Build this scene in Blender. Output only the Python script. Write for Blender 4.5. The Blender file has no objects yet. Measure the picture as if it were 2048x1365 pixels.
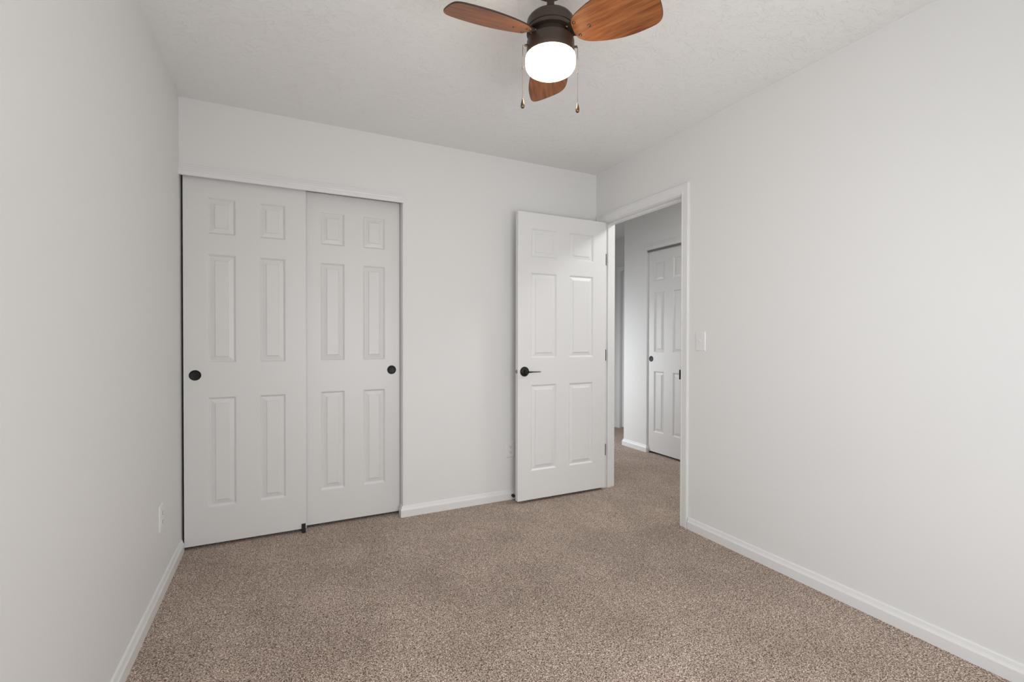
import bpy, bmesh, math, random
from mathutils import Vector, Matrix
random.seed(7)
scn = bpy.context.scene
C = scn.collection

# ------------------------------------------------------------------ camera
W_, H_ = 2.711, 2.44
yaw, pitch, roll = 0.456839883, -0.00931782, 0.00171735
F = Vector((math.sin(yaw)*math.cos(pitch), math.cos(yaw)*math.cos(pitch), math.sin(pitch)))
R = Vector((math.cos(yaw), -math.sin(yaw), 0))
U = R.cross(F)
R2 = R*math.cos(roll) + U*math.sin(roll)
U2 = -R*math.sin(roll) + U*math.cos(roll)
cam = bpy.data.cameras.new('camera'); cam_o = bpy.data.objects.new('camera', cam); C.objects.link(cam_o)
m = Matrix((R2, U2, -F)).transposed().to_4x4()
m.translation = Vector((-2.22305, -3.02708, 1.15889))
cam_o.matrix_world = m
cam.sensor_width = 36; cam.lens = 938.037/2048*36
cam.shift_y = 3.015/2048; cam.clip_start = 0.02
scn.camera = cam_o

# ------------------------------------------------------------------ world, lights, exposure
w = bpy.data.worlds.new('world'); scn.world = w; w.use_nodes = True
bg = w.node_tree.nodes['Background']; bg.inputs[0].default_value = (0.80, 0.90, 1.0, 1); bg.inputs[1].default_value = 1.0
scn.view_settings.view_transform = 'Standard'; scn.view_settings.look = 'None'
scn.view_settings.gamma = 1; scn.view_settings.use_curve_mapping = False
scn.view_settings.exposure = -0.08

def area(name, loc, direction, sx, sy, power, col, spread=180):
    l = bpy.data.lights.new(name, 'AREA'); l.shape = 'RECTANGLE'; l.size = sx; l.size_y = sy
    l.energy = power; l.color = col; l.spread = math.radians(spread)
    o = bpy.data.objects.new(name, l); C.objects.link(o); o.location = loc
    o.rotation_euler = Vector(direction).to_track_quat('-Z', 'Y').to_euler()
    return o
# daylight and added fill at two assumed windows out of view: one beside the camera, one behind it
area('side_window_daylight', (-2.70, -2.66, 1.45), (1, 0.30, -0.60), 1.3, 1.15, 10.5, (0.90, 0.95, 1.0), 150)
area('side_window_ceiling_fill', (-2.695, -2.66, 1.45), (0.6, 0.1, 1.1), 1.3, 1.15, 5.5, (1.0, 0.985, 0.95), 150)  # fill added beside the daylight, tilted up to brighten the ceiling
area('rear_window_daylight', (-1.30, -3.44, 1.42), (0, 1, -0.95), 1.25, 1.3, 8.5, (0.97, 0.98, 1.0), 150)
area('rear_window_low_fill', (-1.30, -3.44, 0.82), (0, 1, -0.05), 1.25, 0.8, 12, (0.97, 0.98, 1.0), 150)  # extra low fill, added to brighten the lower walls
# added fill at the rear window, aimed upward to lift the ceiling
area('rear_window_ceiling_fill', (-1.30, -3.435, 1.42), (0, 1, 1.1), 1.25, 1.3, 7.5, (1.0, 0.98, 0.94), 150)
# ceiling lamp in the hall
def disk(name, loc, size, power, col):
    l = bpy.data.lights.new(name, 'AREA'); l.shape = 'DISK'; l.size = size; l.energy = power; l.color = col
    o = bpy.data.objects.new(name, l); C.objects.link(o); o.location = loc
    return o
# the fan's lamp: light leaving the lower face of its glass
disk('fan_lamp_light', (-1.355, -1.5694, 2.106), 0.13, 0.6, (1.0, 0.93, 0.85))
disk('hall_lamp_light', (0.60, -0.95, 2.36), 0.30, 12.5, (1.0, 0.99, 0.97))
# daylight from the bright room opening off the hall, left of the hall corner
area('hall_daylight', (0.05, 1.75, 0.90), (1, -0.95, -0.45), 0.78, 1.3, 10, (0.94, 0.97, 1.0), 130)

# ------------------------------------------------------------------ materials
def mat(name, col, rough=0.5, metal=0.0, spec=0.5):
    m = bpy.data.materials.new(name); m.use_nodes = True
    b = m.node_tree.nodes['Principled BSDF']
    b.inputs['Base Color'].default_value = (*col, 1); b.inputs['Roughness'].default_value = rough
    b.inputs['Metallic'].default_value = metal; b.inputs['Specular IOR Level'].default_value = spec
    return m
def N(m, t, **kw):
    n = m.node_tree.nodes.new(t)
    for k, v in kw.items(): setattr(n, k, v)
    return n
def LK(m, a, b): m.node_tree.links.new(a, b)
def bumped(m, scale, dist, strength=1.0, detail=2):
    b = m.node_tree.nodes['Principled BSDF']
    tc = N(m, 'ShaderNodeTexCoord'); nz = N(m, 'ShaderNodeTexNoise'); bp = N(m, 'ShaderNodeBump')
    nz.inputs['Scale'].default_value = scale; nz.inputs['Detail'].default_value = detail
    bp.inputs['Distance'].default_value = dist; bp.inputs['Strength'].default_value = strength
    LK(m, tc.outputs['Object'], nz.inputs['Vector']); LK(m, nz.outputs['Fac'], bp.inputs['Height'])
    LK(m, bp.outputs['Normal'], b.inputs['Normal'])
    return m
M = {}
M['wall'] = bumped(mat('wall_paint', (0.83, 0.826, 0.816), 0.55, spec=0.35), 160, 0.0006, 0.35)
M['trim'] = bumped(mat('trim_paint', (0.84, 0.838, 0.832), 0.32), 60, 0.0004, 0.2)
M['door'] = bumped(mat('door_paint', (0.83, 0.828, 0.82), 0.38), 90, 0.0005, 0.25)
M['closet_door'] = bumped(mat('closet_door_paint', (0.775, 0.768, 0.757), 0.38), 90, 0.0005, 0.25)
M['plate'] = mat('white_plastic', (0.84, 0.83, 0.82), 0.3)
M['slot'] = mat('dark_slot', (0.03, 0.028, 0.026), 0.5)
M['black'] = mat('black_metal', (0.010, 0.008, 0.007), 0.45, 0.0, 0.3)
M['rubber'] = mat('black_rubber', (0.012, 0.011, 0.011), 0.6)
M['bronze'] = bumped(mat('dark_bronze', (0.050, 0.036, 0.026), 0.40, 0.4), 300, 0.0003, 0.2)
M['brass'] = mat('antique_brass', (0.17, 0.12, 0.075), 0.36, 1.0)
M['nickel'] = mat('satin_nickel', (0.30, 0.285, 0.27), 0.35, 1.0)
M['steel'] = mat('track_steel', (0.30, 0.30, 0.26), 0.4, 0.8)

def ceiling_mat():
    m = mat('textured_ceiling', (0.92, 0.915, 0.905), 0.8, spec=0.2)
    b = m.node_tree.nodes['Principled BSDF']
    tc = N(m, 'ShaderNodeTexCoord')
    wn = N(m, 'ShaderNodeTexNoise'); wn.inputs['Scale'].default_value = 5; wn.inputs['Detail'].default_value = 2
    LK(m, tc.outputs['Object'], wn.inputs['Vector'])
    mx = N(m, 'ShaderNodeMixRGB', blend_type='LINEAR_LIGHT'); mx.inputs[0].default_value = 0.10
    LK(m, tc.outputs['Object'], mx.inputs[1]); LK(m, wn.outputs['Color'], mx.inputs[2])
    outs = []
    for sc, wd, seed in ((15, 0.014, 0.0), (26, 0.020, 3.3), (42, 0.030, 7.7)):
        mp = N(m, 'ShaderNodeMapping'); mp.inputs['Location'].default_value = (seed, seed*2, 0)
        mp.inputs['Rotation'].default_value = (0, 0, seed); mp.inputs['Scale'].default_value = (1.0, 1.7, 1)
        LK(m, mx.outputs[0], mp.inputs[0])
        nz = N(m, 'ShaderNodeTexNoise'); nz.inputs['Scale'].default_value = sc; nz.inputs['Detail'].default_value = 1.5
        LK(m, mp.outputs[0], nz.inputs['Vector'])
        s = N(m, 'ShaderNodeMath', operation='SUBTRACT'); s.inputs[1].default_value = 0.5; LK(m, nz.outputs['Fac'], s.inputs[0])
        a = N(m, 'ShaderNodeMath', operation='ABSOLUTE'); LK(m, s.outputs[0], a.inputs[0])
        r = N(m, 'ShaderNodeMapRange', interpolation_type='SMOOTHSTEP'); r.inputs['From Min'].default_value = 0; r.inputs['From Max'].default_value = wd
        r.inputs['To Min'].default_value = 1; r.inputs['To Max'].default_value = 0; LK(m, a.outputs[0], r.inputs['Value'])
        mk = N(m, 'ShaderNodeTexNoise'); mk.inputs['Scale'].default_value = sc*0.6; LK(m, mp.outputs[0], mk.inputs['Vector'])
        mr = N(m, 'ShaderNodeMapRange', interpolation_type='SMOOTHSTEP'); mr.inputs['From Min'].default_value = 0.42; mr.inputs['From Max'].default_value = 0.62
        LK(m, mk.outputs['Fac'], mr.inputs['Value'])
        mu = N(m, 'ShaderNodeMath', operation='MULTIPLY'); LK(m, r.outputs[0], mu.inputs[0]); LK(m, mr.outputs[0], mu.inputs[1])
        outs.append(mu)
    ad = N(m, 'ShaderNodeMath', operation='ADD'); LK(m, outs[0].outputs[0], ad.inputs[0]); LK(m, outs[1].outputs[0], ad.inputs[1])
    ad2 = N(m, 'ShaderNodeMath', operation='ADD'); LK(m, ad.outputs[0], ad2.inputs[0]); LK(m, outs[2].outputs[0], ad2.inputs[1])
    fn = N(m, 'ShaderNodeTexNoise'); fn.inputs['Scale'].default_value = 60; fn.inputs['Detail'].default_value = 3
    LK(m, tc.outputs['Object'], fn.inputs['Vector'])
    ad3 = N(m, 'ShaderNodeMath', operation='MULTIPLY_ADD'); ad3.inputs[1].default_value = 0.45
    LK(m, fn.outputs['Fac'], ad3.inputs[0]); LK(m, ad2.outputs[0], ad3.inputs[2])
    bp = N(m, 'ShaderNodeBump'); bp.inputs['Distance'].default_value = 0.00085; bp.inputs['Strength'].default_value = 0.8
    LK(m, ad3.outputs[0], bp.inputs['Height']); LK(m, bp.outputs['Normal'], b.inputs['Normal'])
    return m
M['ceiling'] = ceiling_mat()

def carpet_mat():
    m = mat('carpet', (0.3, 0.25, 0.2), 1.0, spec=0.05)
    b = m.node_tree.nodes['Principled BSDF']
    tc = N(m, 'ShaderNodeTexCoord')
    n1 = N(m, 'ShaderNodeTexNoise'); n1.inputs['Scale'].default_value = 235; n1.inputs['Detail'].default_value = 3.0; n1.inputs['Roughness'].default_value = 0.65
    n2 = N(m, 'ShaderNodeTexVoronoi'); n2.inputs['Scale'].default_value = 230
    n3 = N(m, 'ShaderNodeTexNoise'); n3.inputs['Scale'].default_value = 3.0; n3.inputs['Detail'].default_value = 4
    wn = N(m, 'ShaderNodeTexNoise'); wn.inputs['Scale'].default_value = 90
    LK(m, tc.outputs['Object'], wn.inputs['Vector'])
    mx = N(m, 'ShaderNodeMixRGB', blend_type='LINEAR_LIGHT'); mx.inputs[0].default_value = 0.006
    LK(m, tc.outputs['Object'], mx.inputs[1]); LK(m, wn.outputs['Color'], mx.inputs[2])
    LK(m, mx.outputs[0], n1.inputs['Vector']); LK(m, mx.outputs[0], n2.inputs['Vector']); LK(m, tc.outputs['Object'], n3.inputs['Vector'])
    cr = N(m, 'ShaderNodeValToRGB')
    e = cr.color_ramp.elements
    e[0].position = 0.385; e[0].color = (0.080, 0.047, 0.029, 1)
    e[1].position = 0.63; e[1].color = (0.88, 0.765, 0.675, 1)
    k = e.new(0.47); k.color = (0.30, 0.220, 0.168, 1)
    k = e.new(0.545); k.color = (0.60, 0.497, 0.42, 1)
    LK(m, n1.outputs['Fac'], cr.inputs[0])
    # per-tuft tint
    tint = N(m, 'ShaderNodeValToRGB'); t = tint.color_ramp.elements
    t[0].position = 0.0; t[0].color = (0.72, 0.68, 0.66, 1); t[1].position = 1.0; t[1].color = (1.2, 1.2, 1.2, 1)
    sp = N(m, 'ShaderNodeSeparateColor'); LK(m, n2.outputs['Color'], sp.inputs[0]); LK(m, sp.outputs[0], tint.inputs[0])
    m1 = N(m, 'ShaderNodeMixRGB', blend_type='MULTIPLY'); m1.inputs[0].default_value = 1; LK(m, cr.outputs[0], m1.inputs[1]); LK(m, tint.outputs[0], m1.inputs[2])
    # vacuum marks: pile leaning one way or the other
    vr = N(m, 'ShaderNodeValToRGB'); v = vr.color_ramp.elements
    v[0].position = 0.36; v[0].color = (0.90, 0.89, 0.88, 1); v[1].position = 0.64; v[1].color = (1.08, 1.08, 1.085, 1)
    LK(m, n3.outputs['Fac'], vr.inputs[0])
    m2 = N(m, 'ShaderNodeMixRGB', blend_type='MULTIPLY'); m2.inputs[0].default_value = 1; LK(m, m1.outputs[0], m2.inputs[1]); LK(m, vr.outputs[0], m2.inputs[2])
    LK(m, m2.outputs[0], b.inputs['Base Color'])
    bp = N(m, 'ShaderNodeBump'); bp.inputs['Distance'].default_value = 0.004; bp.inputs['Strength'].default_value = 0.7
    LK(m, n1.outputs['Fac'], bp.inputs['Height']); LK(m, bp.outputs['Normal'], b.inputs['Normal'])
    b.inputs['Sheen Weight'].default_value = 0.12
    return m
M['carpet'] = carpet_mat()

def wood_mat():
    m = mat('walnut_blade', (0.3, 0.12, 0.05), 0.42, spec=0.25)
    b = m.node_tree.nodes['Principled BSDF']
    tc = N(m, 'ShaderNodeTexCoord')
    mp = N(m, 'ShaderNodeMapping'); mp.inputs['Scale'].default_value = (2.2, 26, 8); LK(m, tc.outputs['Object'], mp.inputs[0])
    n1 = N(m, 'ShaderNodeTexNoise'); n1.inputs['Scale'].default_value = 2.6; n1.inputs['Detail'].default_value = 6; n1.inputs['Distortion'].default_value = 0.6
    LK(m, mp.outputs[0], n1.inputs['Vector'])
    cr = N(m, 'ShaderNodeValToRGB'); e = cr.color_ramp.elements
    e[0].position = 0.28; e[0].color = (0.17, 0.058, 0.022, 1); e[1].position = 0.75; e[1].color = (0.40, 0.155, 0.058, 1)
    k = e.new(0.5); k.color = (0.29, 0.104, 0.038, 1)
    LK(m, n1.outputs['Fac'], cr.inputs[0])
    n2 = N(m, 'ShaderNodeTexNoise'); n2.inputs['Scale'].default_value = 1.0; n2.inputs['Detail'].default_value = 2
    mp2 = N(m, 'ShaderNodeMapping'); mp2.inputs['Scale'].default_value = (14, 260, 40); LK(m, tc.outputs['Object'], mp2.inputs[0]); LK(m, mp2.outputs[0], n2.inputs['Vector'])
    mr = N(m, 'ShaderNodeMapRange'); mr.inputs['From Min'].default_value = 0.3; mr.inputs['From Max'].default_value = 0.7; mr.inputs['To Min'].default_value = 0.78; mr.inputs['To Max'].default_value = 1.12
    LK(m, n2.outputs['Fac'], mr.inputs['Value'])
    m1 = N(m, 'ShaderNodeMixRGB', blend_type='MULTIPLY'); m1.inputs[0].default_value = 1; LK(m, cr.outputs[0], m1.inputs[1]); LK(m, mr.outputs[0], m1.inputs[2])
    LK(m, m1.outputs[0], b.inputs['Base Color'])
    return m
M['wood'] = wood_mat()
M['wood_edge'] = mat('blade_edge', (0.035, 0.014, 0.008), 0.5)
gl = mat('lit_glass', (1, 0.95, 0.85), 0.3)
gb = gl.node_tree.nodes['Principled BSDF']; gb.inputs['Emission Color'].default_value = (1.0, 0.80, 0.54, 1); gb.inputs['Emission Strength'].default_value = 11.0
M['glow'] = gl
pane = mat('window_glass', (1, 1, 1), 0.02); pane.node_tree.nodes['Principled BSDF'].inputs['Transmission Weight'].default_value = 1.0
M['pane'] = pane

# ------------------------------------------------------------------ helpers
def obj(name, bm, m, parent=None, smooth=None, loc=None, rot=None, bevel=None):
    me = bpy.data.meshes.new(name)
    bmesh.ops.recalc_face_normals(bm, faces=bm.faces)
    bm.to_mesh(me); bm.free()
    for mm in (m if isinstance(m, (list, tuple)) else [m]): me.materials.append(mm)
    o = bpy.data.objects.new(name, me); C.objects.link(o)
    if parent: o.parent = parent
    if loc: o.location = loc
    if rot: o.rotation_euler = rot
    if smooth:
        for p in me.polygons: p.use_smooth = True
        me.set_sharp_from_angle(angle=math.radians(smooth))
    if bevel:
        b = o.modifiers.new('bevel', 'BEVEL'); b.width = bevel; b.segments = 3; b.limit_method = 'ANGLE'; b.angle_limit = math.radians(40)
        b.harden_normals = False
    return o
def tag(o, label, cat=None, group=None, kind=None):
    o['label'] = label
    if cat: o['category'] = cat
    if group: o['group'] = group
    if kind: o['kind'] = kind
    return o
def empty(name, loc, rot=(0, 0, 0)):
    o = bpy.data.objects.new(name, None); o.empty_display_size = 0.05; C.objects.link(o); o.location = loc; o.rotation_euler = rot
    return o
def box(bm, x0, x1, y0, y1, z0, z1):
    v = [bm.verts.new((x, y, z)) for z in (z0, z1) for y in (y0, y1) for x in (x0, x1)]
    for f in ((0, 1, 3, 2), (4, 6, 7, 5), (0, 4, 5, 1), (2, 3, 7, 6), (0, 2, 6, 4), (1, 5, 7, 3)): bm.faces.new([v[i] for i in f])
def B(*boxes):
    bm = bmesh.new()
    for b in boxes: box(bm, *b)
    return bm
def lathe(bm, prof, n=48, T=None, closed=False):
    T = T or Matrix()
    rings = []
    for r, z in prof:
        if r < 1e-6: rings.append([bm.verts.new(T @ Vector((0, 0, z)))])
        else: rings.append([bm.verts.new(T @ Vector((r*math.cos(2*math.pi*i/n), r*math.sin(2*math.pi*i/n), z))) for i in range(n)])
    for a, b in zip(rings, rings[1:]):
        for i in range(n):
            j = (i+1) % n
            if len(a) == 1 and len(b) == 1: continue
            if len(a) == 1: bm.faces.new((a[0], b[i], b[j]))
            elif len(b) == 1: bm.faces.new((a[i], b[0], a[j]))
            else: bm.faces.new((a[i], b[i], b[j], a[j]))
    return bm
def tube(bm, a, b, r, n=12):
    a = Vector(a); b = Vector(b); d = b-a
    T = Matrix.Translation(a) @ d.to_track_quat('Z', 'Y').to_matrix().to_4x4()
    return lathe(bm, [(0, 0), (r, 0), (r, d.length), (0, d.length)], n, T)
def sweep(bm, sections):
    """sections: list of equally long point loops (open profile), lofted, ends capped"""
    vs = [[bm.verts.new(p) for p in s] for s in sections]
    n = len(vs[0])
    for a, b in zip(vs, vs[1:]):
        for i in range(n):
            j = (i+1) % n; bm.faces.new((a[i], a[j], b[j], b[i]))
    bm.faces.new(vs[0]); bm.faces.new(vs[-1][::-1])
    return bm
def lookdir(axis):   # matrix turning +Z to axis
    return Vector(axis).to_track_quat('Z', 'Y').to_matrix().to_4x4()

# ------------------------------------------------------------------ room shell
YF = -3.45       # wall behind the camera
TH = 0.11        # wall between room and hall
XH = 1.11        # far side of the hall
def S(name, bm, m, label, bevel=None):
    return tag(obj(name, bm, m, bevel=bevel), label, name.split('_')[0] if not name.startswith(('baseboard', 'trim')) else name.split('_')[0], kind='structure')
S('floor', B((-2.83, 2.0, YF-0.1, 3.3, -0.10, 0.0)), M['carpet'], 'mottled taupe and brown wall to wall carpet across the bedroom and hall')
S('ceiling', B((-2.83, 2.0, YF-0.1, 3.3, H_, H_+0.12)), M['ceiling'], 'white ceiling with a stomped brush texture above the fan')
WY0, WY1, WZ0, WZ1 = -3.28, -2.02, 0.75, 2.10
bm = B((-W_-0.11, -W_, YF-0.1, WY0, -0.05, H_+0.05), (-W_-0.11, -W_, WY1, 0.80, -0.05, H_+0.05), (-W_-0.11, -W_, WY0, WY1, -0.05, WZ0), (-W_-0.11, -W_, WY0, WY1, WZ1, H_+0.05))
S('wall_left', bm, M['wall'], 'plain off white wall along the left of the bedroom with one outlet')
# back wall: L-shaped in elevation, opening for the sliding closet doors
XO, ZO = -1.522, 2.076
bm = bmesh.new()
pts = [(-W_-0.05, H_+0.05), (-W_-0.05, ZO), (XO, ZO), (XO, -0.05), (0.05, -0.05), (0.05, H_+0.05)]
f = [bm.verts.new((x, 0, z)) for x, z in pts]; g = [bm.verts.new((x, 0.115, z)) for x, z in pts]
bm.faces.new(f); bm.faces.new(g[::-1])
for i in range(6): bm.faces.new((f[i], f[(i+1) % 6], g[(i+1) % 6], g[i]))
S('wall_back', bm, M['wall'], 'off white wall holding the closet opening and standing behind the open door', bevel=0.007)
# right wall with doorway
Y0, Y1, ZD = -0.88, -0.09, 2.057
bm = B((0, TH, YF-0.1, Y0-0.012, -0.05, H_+0.05), (0, TH, Y0-0.012, Y1+0.012, ZD, H_+0.05), (0, TH, Y1+0.012, 1.35, -0.05, H_+0.05), (0, TH, 2.15, 3.3, -0.05, H_+0.05), (0, TH, 1.35, 2.15, 2.04, H_+0.05))
S('wall_right', bm, M['wall'], 'long bright off white wall on the right with the doorway and light switch')
WX0, WX1, RZ0 = -1.93, -0.67, 0.42
bm = B((-W_-0.1, WX0, YF-0.1, YF, -0.05, H_+0.05), (WX1, 0.05, YF-0.1, YF, -0.05, H_+0.05), (WX0, WX1, YF-0.1, YF, -0.05, RZ0), (WX0, WX1, YF-0.1, YF, WZ1, H_+0.05))
S('wall_front', bm, M['wall'], 'off white wall behind the camera with a window')
# closet interior
S('wall_closet', B((-W_-0.05, 0.05, 0.72, 0.80, -0.05, H_+0.05)), M['wall'], 'unlit wall at the back of the closet behind the sliding doors')
# hall
HO0, HO1 = 0.050, 0.650     # closet opening in the hall wall
bm = B((XH, XH+0.10, -2.7, HO0, -0.05, H_+0.05), (XH, XH+0.10, HO1, 1.0, -0.05, H_+0.05), (XH, XH+0.10, HO0, HO1, 2.05, H_+0.05))
S('wall_hall', bm, M['wall'], 'hall wall seen through the doorway, ending in an outside corner left of the closet door')
S('wall_hall_corner', B((XH+0.10, 1.75, 0.90, 1.0, -0.05, H_+0.05)), M['wall'], 'hall wall turning right beyond the outside corner')
S('wall_hall_closet', B((XH+0.55, XH+0.62, -0.5, 0.9, -0.05, H_+0.05), (XH+0.1, XH+0.55, -0.42, -0.36, -0.05, H_+0.05)), M['wall'], 'inner walls of the hall closet behind its door')
FY0, FY1, XE = 1.01, 1.79, 1.70
bm = B((XE, XE+.1, 0.9, FY0, -0.05, H_+0.05), (XE, XE+.1, FY1, 3.3, -0.05, H_+0.05), (XE, XE+.1, FY0, FY1, 2.025, H_+0.05))
S('wall_hall_far', bm, M['wall'], 'shaded wall at the far side of the hall above a distant door')
S('wall_hall_end', B((0.05, 1.9, 3.15, 3.25, -0.05, H_+0.05)), M['wall'], 'wall closing the far end of the hall')
S('wall_hall_near', B((TH, XH, -2.7, -2.6, -0.05, H_+0.05)), M['wall'], 'wall closing the near end of the hall')

# ------------------------------------------------------------------ baseboards
BP = [(0, 0), (.014, 0), (.014, .043), (.0132, .0455), (.0108, .050), (.0086, .056), (.0072, .062), (.0060, .067), (.0040, .0700), (0, .0705)]
def base_run(bm, pts, normals):
    """pts: plan points along the wall face, normals: mitred outward direction at each"""
    sweep(bm, [[Vector((p[0]+n[0]*t, p[1]+n[1]*t, z)) for t, z in BP] for p, n in zip(pts, normals)])
bm = bmesh.new()
base_run(bm, [(-0.0, 0), (XO, 0), (XO, 0.045)], [(0, -1), (-1, -1), (-1, 0)])
S('baseboard_back', bm, M['trim'], 'white baseboard under the wall between the closet and the open door')
bm = bmesh.new(); base_run(bm, [(0, YF), (0, Y0-0.067)], [(-1, 0), (-1, 0)])
S('baseboard_right', bm, M['trim'], 'long white baseboard along the foot of the right wall')
bm = bmesh.new(); base_run(bm, [(-W_, YF), (-W_, 0.016)], [(1, 0), (1, 0)])
S('baseboard_left', bm, M['trim'], 'white baseboard along the left wall ending at the closet door')
bm = bmesh.new(); base_run(bm, [(-W_, YF), (0, YF)], [(0, 1), (0, 1)])
S('baseboard_front', bm, M['trim'], 'white baseboard along the wall behind the camera')
bm = bmesh.new(); base_run(bm, [(XH+0.03, HO1), (XH, HO1), (XH, 1.0), (XE-.016, 1.0)], [(0, -1), (-1, -1), (-1, 1), (0, 1)])
S('baseboard_hall', bm, M['trim'], 'short white baseboard wrapping the hall wall corner left of the hall closet door')
bm = bmesh.new(); base_run(bm, [(XE, FY1+.058), (XE, 3.15)], [(-1, 0), (-1, 0)])
S('baseboard_hall_far', bm, M['trim'], 'white baseboard at the far end of the hall past the distant casing')

# ------------------------------------------------------------------ trim
# casing profile: u outward from the opening, t out of the wall
CP = [(0, 0), (0, .008), (.004, .0105), (.010, .0110), (.012, .0095), (.030, .0120), (.042, .0130), (.045, .0115), (.048, .0150), (.055, .0150), (.058, .0125), (.058, 0)]
def casing(bm, ya, yb, zt, wx, side=-1):
    secs = []
    for (yy, zz, su, sz) in ((ya, 0, 1, 0), (ya, zt, 1, 1), (yb, zt, -1, 1), (yb, 0, -1, 0)):
        secs.append([Vector((wx+side*t, yy+su*u, zz+sz*u)) for u, t in CP])
    return sweep(bm, secs)
o = empty('trim_1', (0, Y0, 0)); tag(o, 'white door casing and jamb around the bedroom doorway', 'trim', kind='structure')
def P(name, bm, m, parent, **k):      # part given in world coordinates
    ob = obj(name, bm, m, parent, **k)
    ob.matrix_parent_inverse = Matrix.Translation(parent.location).inverted() if parent.rotation_euler.z == 0 else parent.matrix_basis.inverted()
    return ob
bm = bmesh.new(); casing(bm, Y1+0.005, Y0-0.005, ZD-0.012+0.005, 0); P('casing', bm, M['trim'], o, smooth=25)
jt = 0.012
P('jamb', B((0, TH, Y1, Y1+jt, 0, ZD), (0, TH, Y0-jt, Y0, 0, ZD), (0, TH, Y0, Y1, ZD-jt, ZD)), M['trim'], o, bevel=0.0012)
s = 0.011
P('door_stop_strip', B((.040, .074, Y1-s, Y1, 0, ZD-jt), (.040, .074, Y0, Y0+s, 0, ZD-jt), (.040, .074, Y0+s, Y1-s, ZD-jt-s, ZD-jt)), M['trim'], o, bevel=0.002)
bm = bmesh.new(); casing(bm, Y1+0.005, Y0-0.005, ZD-jt+0.005, TH, 1); P('casing', bm, M['trim'], o, smooth=25)
sp = P('strike_plate', B((-.0035, .034, Y0, Y0+.0015, .905, .965), (-.0165, -.0035, Y0-.004, Y0-.0015, .905, .965)), M['black'], o, bevel=0.0006); sp['label'] = 'black strike plate'

# header fascia over the closet
HP = [(0, 0), (.016, 0), (.016, .022), (.0145, .026), (.0155, .030), (.0125, .040), (.0115, .046), (.0095, .050), (.0080, .058), (.0060, .062), (.0050, .068), (0, .068)]
bm = sweep(bmesh.new(), [[Vector((x, -t, 2.026+z)) for t, z in HP] for x in (-W_, XO+0.003)])
S('trim_2', bm, M['trim'], 'white stepped header moulding across the top of the sliding closet doors')
bm = sweep(bmesh.new(), [[Vector((XH-t, y, 2.050+z)) for t, z in HP] for y in (HO1+0.012, HO0-0.012)])
t3 = empty('trim_3', (XH, HO1, 2.05)); tag(t3, 'white header moulding over the hall closet door with its dark track', 'trim', kind='structure')
P('header', bm, M['trim'], t3)
P('track', B((XH+.006, XH+.010, HO0+.003, HO1-.003, 2.030, 2.050), (XH+.010, XH+.085, HO0+.003, HO1-.003, 2.0455, 2.050), (XH+.046, XH+.050, HO0+.003, HO1-.003, 2.035, 2.0455)), M['steel'], t3)
P('jamb_lining', B((XH+.002, XH+.10, HO1-.002, HO1+.001, 0.072, 2.05)), M['trim'], t3)
# far door casing
t4 = empty('trim_4', (XE, FY1, 0)); tag(t4, 'white casing round the distant door at the far side of the hall', 'trim', kind='structure')
bm = bmesh.new(); casing(bm, FY1, FY0, 2.025, XE); P('casing', bm, M['trim'], t4, smooth=25)

# ------------------------------------------------------------------ doors
RINGS = [(0, 0), (.0025, .0008), (.0065, .0048), (.0105, .0092), (.0125, .0098), (.0150, .0094), (.0355, .0042), (.0368, .0014), (.0385, .0008)]
ZP = [(.202, .811), (1.000, 1.602), (1.711, 1.914)]
def door_mesh(w, h, th, ucols, depth=1.0):
    """local: x 0..w, z 0..h, front face y=0 (faces -y), back face y=th"""
    bm = bmesh.new()
    xs = [0, ucols[0][0], ucols[0][1], ucols[1][0], ucols[1][1], w]
    zs = [0]+[q for p in ZP for q in p]+[h]
    for side in (0, 1):
        vs = {}
        def V(x, z, d=0):
            k = (round(x, 5), round(z, 5), round(d, 5))
            if k not in vs: vs[k] = bm.verts.new((x, (d if side == 0 else th-d), z))
            return vs[k]
        for i in range(5):
            for j in range(7):
                x0, x1, z0, z1 = xs[i], xs[i+1], zs[j], zs[j+1]
                if i in (1, 3) and j in (1, 3, 5):
                    prev = None
                    for ins, d in RINGS:
                        q = [V(x0+ins, z0+ins, d*depth), V(x1-ins, z0+ins, d*depth), V(x1-ins, z1-ins, d*depth), V(x0+ins, z1-ins, d*depth)]
                        if prev:
                            for a in range(4): bm.faces.new((prev[a], prev[(a+1) % 4], q[(a+1) % 4], q[a]))
                        prev = q
                    bm.faces.new(prev)
                else: bm.faces.new((V(x0, z0), V(x1, z0), V(x1, z1), V(x0, z1)))
        if side == 0: F0 = dict(vs)
        else: F1 = dict(vs)
    def strip(keys):
        for a, b in zip(keys, keys[1:]): bm.faces.new((F0[a], F0[b], F1[b], F1[a]))
    r = lambda v: round(v, 5)
    strip([(r(x), 0, 0) for x in xs]); strip([(r(x), r(h), 0) for x in xs])
    strip([(0, r(z), 0) for z in zs]); strip([(r(w), r(z), 0) for z in zs])
    return bm
def cup(bm, r):       # flush pull, axis +Z out of the door face
    return lathe(bm, [(r, -.0005), (r, .0018), (r-.0015, .0028), (r-.004, .0028), (r-.006, .0016), (r-.008, .0010), (0, .0008)], 40)
def slide_door(name, x, y, z, rz, w, label, pull_u, pull_z, cols=((.110, .2475), (.362, .4985)), h=2.012, hangers=()):
    o = empty(name, (x, y, z), (0, 0, rz)); tag(o, label, 'door', kind='structure')
    obj('door_slab', door_mesh(w, h, .034, cols), M['closet_door'], o, bevel=0.0012)
    bm = cup(bmesh.new(), .0285)
    p = obj('flush_pull', bm, M['black'], o, smooth=30, loc=(pull_u, 0, pull_z-z), rot=(math.pi/2, 0, 0)); p['label'] = 'round black flush pull'
    return o
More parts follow.
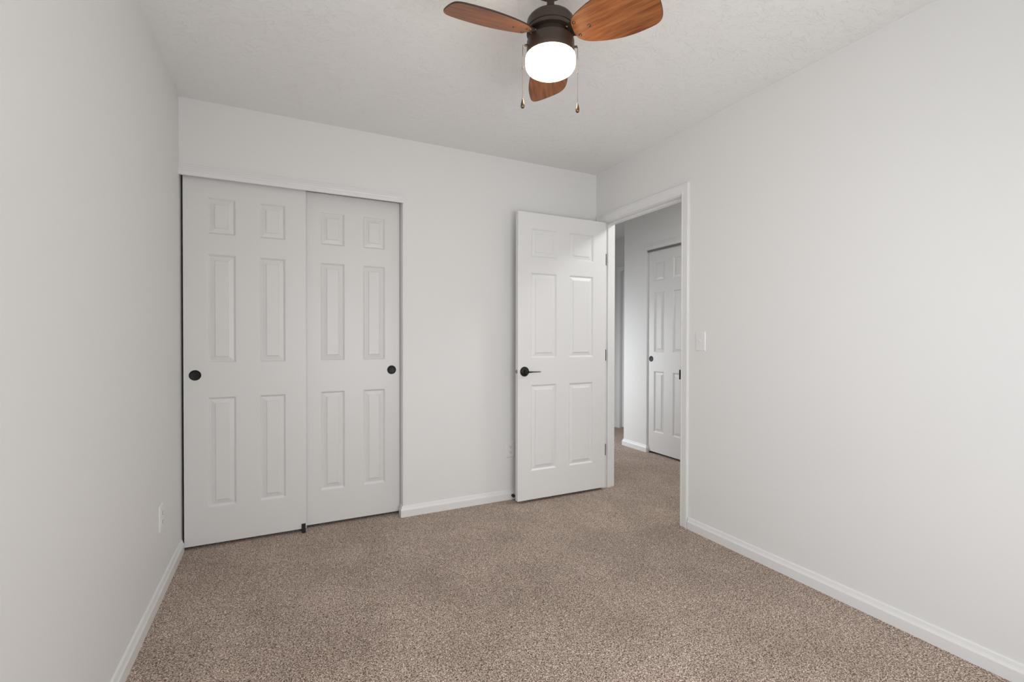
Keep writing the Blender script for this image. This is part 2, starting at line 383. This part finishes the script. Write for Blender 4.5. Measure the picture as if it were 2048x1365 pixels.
slide_door('door_1', -2.699, .026, .018, 0, .608, 'left six panel sliding closet door overlapping in front, black pull at its left edge', .053, .953, h=2.034)
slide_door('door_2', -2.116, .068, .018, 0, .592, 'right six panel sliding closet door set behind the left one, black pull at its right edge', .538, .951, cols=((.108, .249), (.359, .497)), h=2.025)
# hall closet door, faces -X : local x runs to -Y
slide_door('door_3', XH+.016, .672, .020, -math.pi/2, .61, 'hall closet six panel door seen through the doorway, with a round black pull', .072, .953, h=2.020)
# far door
o = empty('door_4', (XE+.03, FY1-.004, .01), (0, 0, -math.pi/2)); tag(o, 'distant closed door at the far side of the hall, a thin sliver in view', 'door', kind='structure')
obj('door_slab', door_mesh(.772, 2.010, .034, ((.11, .325), (.437, .662))), M['door'], o, bevel=0.0012)

# open bedroom door
DX0, DX1, DYF, DZ = -0.752, -0.002, -0.127, 0.019
o = empty('door_5', (DX0, DYF, DZ)); tag(o, 'open six panel bedroom door with a black lever handle beside the doorway', 'door', kind='structure')
obj('door_slab', door_mesh(DX1-DX0, 2.023, .035, ((.104, .315), (.421, .636))), M['door'], o, bevel=0.0014)
hz = .925-DZ; hx = .052
T = Matrix.Rotation(math.pi/2, 4, 'X')     # +Z -> -Y
bm = lathe(bmesh.new(), [(.0345, -.0005), (.0345, .003), (.032, .007), (.028, .009), (.018, .0105), (.0135, .013), (.0125, .020), (0, .020)], 48)
ros = obj('rosette', bm, M['black'], o, smooth=35, loc=(hx, 0, hz), rot=(math.pi/2, 0, 0)); ros['label'] = 'round black rosette'
bm = lathe(bmesh.new(), [(0, .019), (.0125, .019), (.0130, .044), (.0115, .052), (0, .054)], 32, T)
path = [(.004, -.047, .0095), (.022, -.0475, .0078), (.045, -.050, .0062), (.070, -.052, .0054), (.092, -.051, .0046), (.104, -.048, .0036)]
secs = []
for i, (x, y, hh) in enumerate(path):
    secs.append([Vector((x, y+math.cos(a)*.0042, -0.001+math.sin(a)*hh*0.62-.00*i)) for a in [k*math.pi/6 for k in range(12)]])
sweep(bm, secs)
lev = obj('lever_handle', bm, M['black'], o, smooth=50, loc=(hx, 0, hz)); lev['label'] = 'black lever handle pointing at the hinges'
bm = lathe(bmesh.new(), [(.0345, -.0005), (.0345, .003), (.028, .009), (.0125, .012), (.0125, .045), (0, .048)], 40)
bk = obj('rosette', bm, M['black'], o, smooth=35, loc=(hx, .035, hz), rot=(-math.pi/2, 0, 0))
lt = obj('latch_bolt', B((-.0012, 0, .008, .027, -.0130, .0130), (-.010, 0, .011, .023, -.0065, .0065)), M['nickel'], o, loc=(0, 0, hz), bevel=.0006); lt['label'] = 'metal latch bolt'
for zc in (1.760, 1.030, .305):
    bm = tube(bmesh.new(), (DX1-DX0+.0055, .006, -.043), (DX1-DX0+.0055, .006, .043), .0046, 14)
    box(bm, DX1-DX0, DX1-DX0+.002, .002, .030, -.043, .043)
    h = obj('hinge', bm, M['bronze'], o, smooth=40, loc=(0, 0, zc-DZ)); h['label'] = 'dark bronze hinge'

# ------------------------------------------------------------------ window beside the camera
XW = -W_
o = empty('window_1', (XW-.06, WY0, WZ0)); tag(o, 'double hung window in the left wall beside the camera', 'window', kind='structure')
zm = (WZ0+WZ1)/2
P('window_frame', B((XW-.09, XW-.03, WY0, WY0+.05, WZ0, WZ1), (XW-.09, XW-.03, WY1-.05, WY1, WZ0, WZ1), (XW-.09, XW-.03, WY0+.05, WY1-.05, WZ1-.05, WZ1), (XW-.09, XW-.03, WY0+.05, WY1-.05, WZ0, WZ0+.05), (XW-.085, XW-.035, WY0+.05, WY1-.05, zm-.02, zm+.02)), M['trim'], o, bevel=.003)
P('pane', B((XW-.064, XW-.060, WY0+.05, WY1-.05, WZ0+.05, zm-.02)), M['pane'], o)
P('pane', B((XW-.064, XW-.060, WY0+.05, WY1-.05, zm+.02, WZ1-.05)), M['pane'], o)
P('window_sill', B((XW-.03, XW+.02, WY0-.03, WY1+.03, WZ0-.02, WZ0)), M['trim'], o, bevel=.003)

o = empty('window_2', (WX0, YF-.06, RZ0)); tag(o, 'double hung window in the wall behind the camera', 'window', kind='structure')
P('window_frame', B((WX0, WX0+.05, YF-.09, YF-.03, RZ0, WZ1), (WX1-.05, WX1, YF-.09, YF-.03, RZ0, WZ1), (WX0+.05, WX1-.05, YF-.09, YF-.03, WZ1-.05, WZ1), (WX0+.05, WX1-.05, YF-.09, YF-.03, RZ0, RZ0+.05), (WX0+.05, WX1-.05, YF-.085, YF-.035, zm-.02, zm+.02)), M['trim'], o, bevel=.003)
P('pane', B((WX0+.05, WX1-.05, YF-.064, YF-.060, RZ0+.05, zm-.02)), M['pane'], o)
P('pane', B((WX0+.05, WX1-.05, YF-.064, YF-.060, zm+.02, WZ1-.05)), M['pane'], o)
P('window_sill', B((WX0-.03, WX1+.03, YF-.03, YF+.02, RZ0-.02, RZ0)), M['trim'], o, bevel=.003)

# ------------------------------------------------------------------ wall plates
def plate_mesh(w=.070, h=.114, t=.0055):
    bm = bmesh.new()
    ins = [(0, 0), (0, t*.35), (.0022, t*.85), (.0050, t)]
    prev = None
    for d, y in ins:
        q = [bm.verts.new((sx*(w/2-d), -y, sz*(h/2-d))) for sx, sz in ((-1, -1), (1, -1), (1, 1), (-1, 1))]
        if prev:
            for a in range(4): bm.faces.new((prev[a], prev[(a+1) % 4], q[(a+1) % 4], q[a]))
        else: bm.faces.new(q[::-1])
        prev = q
    bm.faces.new(prev)
    return bm
def screw_bm(r=.0028, y=-.0055):
    return lathe(bmesh.new(), [(r, 0), (r, .0006), (r*.7, .0011), (0, .0012)], 16, Matrix.Translation((0, y, 0)) @ Matrix.Rotation(math.pi/2, 4, 'X'))
def outlet(name, loc, rz, label):
    o = empty(name, loc, (0, 0, rz)); tag(o, label, 'electrical outlet', 'wall outlets')
    obj('cover_plate', plate_mesh(), M['plate'], o)
    for s in (-1, 1):
        bm = bmesh.new(); n = 28; pr = []
        for i in range(n):
            a = 2*math.pi*i/n; pr.append((.0172*math.cos(a), max(-.0135, min(.0135, .0172*math.sin(a)))))
        f = [bm.verts.new((x, -.0050, z)) for x, z in pr]; g = [bm.verts.new((x*.97, -.0072, z*.97)) for x, z in pr]
        bm.faces.new(g)
        for i in range(n): bm.faces.new((f[i], f[(i+1) % n], g[(i+1) % n], g[i]))
        rc = obj('receptacle', bm, M['plate'], o, loc=(0, 0, s*.0195))
        bm = B((-.0078, -.0056, -.0076, -.0070, -.0015, .0075), (.0056, .0074, -.0076, -.0070, -.0005, .0065))
        lathe(bm, [(.0026, 0), (.0026, .0006), (0, .0006)], 14, Matrix.Translation((0, -.0070, -.0068)) @ Matrix.Rotation(math.pi/2, 4, 'X'))
        obj('slots', bm, M['slot'], rc)
    obj('screw', screw_bm(), M['plate'], o)
    return o
outlet('wall_outlet', (-.747, 0, .358), 0, 'white duplex outlet low on the back wall just left of the open door')
outlet('wall_outlet', (-W_, -.452, .352), math.pi/2, 'white duplex outlet low on the left wall near the closet')
o = empty('light_switch', (0, -1.033, 1.142), (0, 0, -math.pi/2)); tag(o, 'white toggle light switch on the right wall beside the doorway casing', 'light switch')
obj('cover_plate', plate_mesh(), M['plate'], o)
bm = B((-.0052, .0052, -.0062, -.0050, -.012, .012)); obj('toggle_slot', bm, M['plate'], o)
bm = bmesh.new(); sweep(bm, [[Vector((sx*.0042, -.0060, z)) for sx, z in ((-1, -.006), (1, -.006), (1, .004), (-1, .004))], [Vector((sx*.0034, -.0170, z)) for sx, z in ((-1, .004), (1, .004), (1, .0095), (-1, .0095))]])
obj('toggle', bm, M['plate'], o)
for z in (-.030, .030): obj('screw', screw_bm(), M['plate'], o, loc=(0, 0, z))

# ------------------------------------------------------------------ door stop on the baseboard, floor guide
o = empty('door_stop', (-.735, -.014, .029)); tag(o, 'small round black door stop on the back baseboard behind the open door', 'door stop')
obj('base', lathe(bmesh.new(), [(0, -.0005), (.0108, -.0005), (.0108, .004), (.008, .006), (0, .006)], 24, T), M['black'], o, smooth=35)
obj('rubber_tip', lathe(bmesh.new(), [(0, .005), (.0085, .005), (.0105, .009), (.0112, .015), (.0098, .021), (.0060, .0255), (0, .027)], 24, T), M['rubber'], o, smooth=50)

o = empty('floor_guide', (-2.106, .012, 0)); tag(o, 'small black plastic guide on the carpet where the two closet doors overlap', 'door guide')
obj('upright', B((-.012, .010, .006, .011, .003, .050)), M['rubber'], o, bevel=.001)
obj('base_plate', B((-.012, .010, -.010, .100, .0, .004)), M['rubber'], o, bevel=.0008)

# ------------------------------------------------------------------ ceiling fan
FX, FY = -1.355, -1.5694
fan = empty('ceiling_fan', (FX, FY, H_)); tag(fan, 'bronze ceiling fan with three walnut blades and a lit frosted glass light', 'ceiling fan')
Z = lambda z: z-H_
def L(name, prof, m, parent=fan, n=64, smooth=35, **k): return obj(name, lathe(bmesh.new(), [(r, Z(z)) for r, z in prof], n), m, parent, smooth=smooth, **k)
L('canopy', [(0, 2.44), (.060, 2.44), (.062, 2.425), (.060, 2.408), (.054, 2.402), (.020, 2.399), (0, 2.399)], M['bronze'])
L('downrod', [(0, 2.42), (.0133, 2.42), (.0133, 2.285), (0, 2.285)], M['bronze'])
L('motor_housing', [(0, 2.312), (.026, 2.312), (.045, 2.309), (.068, 2.305), (.078, 2.300), (.084, 2.292), (.085, 2.284), (.085, 2.262), (.0825, 2.2605), (.0825, 2.2590), (.0855, 2.2575), (.0855, 2.249), (.083, 2.247), (.060, 2.248), (0, 2.248)], M['bronze'])
L('rotor', [(0, 2.252), (.064, 2.252), (.064, 2.230), (.058, 2.222), (0, 2.222)], M['bronze'])
L('light_kit', [(0, 2.226), (.040, 2.226), (.078, 2.224), (.0835, 2.221), (.085, 2.217), (.085, 2.172), (.0835, 2.168), (.078, 2.168), (0, 2.169)], M['bronze'])
glass = L('glass_shade', [(.080, 2.1675), (.0885, 2.166), (.0898, 2.160), (.0900, 2.142), (.0885, 2.132), (.083, 2.123), (.073, 2.1165), (.060, 2.1135), (.040, 2.112), (0, 2.1115)], M['glow'])
glass['label'] = 'frosted glass drum glowing white'
CW = [(.090, -.004), (.096, -.022), (.106, -.033), (.130, -.042), (.163, -.051), (.196, -.057), (.230, -.0595), (.262, -.0590), (.300, -.0550), (.326, -.0510), (.350, -.0455), (.368, -.0390), (.3815, -.0270), (.3885, -.0090), (.3895, .0150), (.3875, .0430), (.3840, .0700), (.3795, .0900), (.3710, .1060), (.3550, .1150), (.3330, .1175), (.281, .1175), (.240, .113), (.200, .104), (.168, .094), (.138, .082), (.115, .070), (.098, .056), (.089, .042), (.0865, .020)]
def chaikin(p):
    o = []
    for a, b in zip(p, p[1:]+p[:1]): o += [(.75*a[0]+.25*b[0], .75*a[1]+.25*b[1]), (.25*a[0]+.75*b[0], .25*a[1]+.75*b[1])]
    return o
OUT = chaikin(chaikin(CW))
def blade_bm():
    bm = bmesh.new(); t = .0052; e = .0010
    cx, cy = .24, .03
    def ring(s, z): return [bm.verts.new((cx+(x-cx)*s, cy+(y-cy)*s, z)) for x, y in OUT]
    a = ring(.994, 0); b = ring(1, e); c = ring(1, t-e); d = ring(.994, t); n = len(a)
    bm.faces.new(a[::-1]); bm.faces.new(d)
    for p, q in ((a, b), (b, c), (c, d)):
        for i in range(n):
            f = bm.faces.new((p[i], p[(i+1) % n], q[(i+1) % n], q[i])); f.material_index = 1
    return bm
def bladescrew():
    bm = lathe(bmesh.new(), [(.0055, .0002), (.0055, -.0012), (.0042, -.0028), (.0020, -.0036), (0, -.0037)], 20)
    return bm
az0 = math.radians(-65); pit = math.radians(20)
for k in range(3):
    az = az0+k*2*math.pi/3
    kw = dict(loc=(0, 0, Z(2.235)), rot=(-pit, 0, az))
    b = obj('blade', blade_bm(), [M['wood'], M['wood_edge']], fan, **kw)
    b['label'] = ['walnut blade reaching to the right', 'walnut blade behind the light', 'walnut blade reaching to the left'][k]
    for u, v in ((.105, -.014), (.103, .037), (.147, .019)): obj('screw', bladescrew(), M['brass'], b, smooth=40, loc=(u, v, 0))
    # bracket: flat iron on top of the blade root running in to the rotor
    bm = bmesh.new()
    secs = [[Vector((u, v0, z0)), Vector((u, v1, z0)), Vector((u, v1, z1)), Vector((u, v0, z1))] for u, v0, v1, z0, z1 in ((.045, -.012, .030, .0053, .0085), (.078, -.014, .034, .0053, .0085), (.100, -.022, .046, .0053, .0085), (.120, -.022, .044, .0053, .0085), (.156, .010, .028, .0053, .0085))]
    sweep(bm, secs)
    br = obj('blade_bracket', bm, M['bronze'], fan, bevel=.0008, **kw)
    for v in (-.008, .028): obj('screw', bladescrew(), M['brass'], br, smooth=40, loc=(.071, v, .0053))
# pull chains
def chain(cx, cy, z_conn, z_bead, z_knob, label):
    d = Vector((cx-FX, cy-FY, 0)); n = d.normalized()
    o = obj('chain_switch', tube(bmesh.new(), n*.083+Vector((0, 0, Z(z_conn+.004))), n*.096+Vector((0, 0, Z(z_conn+.004))), .0042, 14), M['bronze'], fan, smooth=40)
    p = Vector((d.x, d.y, 0))
    bm = bmesh.new()
    tube(bm, p+Vector((0, 0, Z(z_conn+.003))), p+Vector((0, 0, Z(z_bead))), .00075, 8)
    tube(bm, n*.095+Vector((0, 0, Z(z_conn+.0035))), p+Vector((0, 0, Z(z_conn+.003))), .00075, 8)
    lathe(bm, [(0, .0035), (.0016, .003), (.0020, 0), (.0016, -.003), (0, -.0035)], 12, Matrix.Translation(p+Vector((0, 0, Z(z_bead)))))
    z = z_bead-.004
    while z > z_knob+.001:
        lathe(bm, [(0, .0011), (.00085, .0006), (.0011, 0), (.00085, -.0006), (0, -.0011)], 8, Matrix.Translation(p+Vector((0, 0, Z(z)))))
        z -= .0026
    tube(bm, p+Vector((0, 0, Z(z_bead))), p+Vector((0, 0, Z(z_knob))), .00035, 6)
    ch = obj('pull_chain', bm, M['brass'], fan, smooth=60); ch['label'] = label
    kb = lathe(bmesh.new(), [(0, .001), (.0014, 0), (.0024, -.004), (.0045, -.012), (.0064, -.020), (.0071, -.026), (.0062, -.0315), (.0035, -.0345), (0, -.0355)], 24)
    obj('pull_knob', kb, M['brass'], ch, smooth=60, loc=p+Vector((0, 0, Z(z_knob))))
chain(-1.4566, -1.5496, 2.190, 2.113, 2.006, 'pull chain on the left')
chain(-1.2674, -1.6124, 2.200, 2.111, 2.004, 'pull chain on the right')
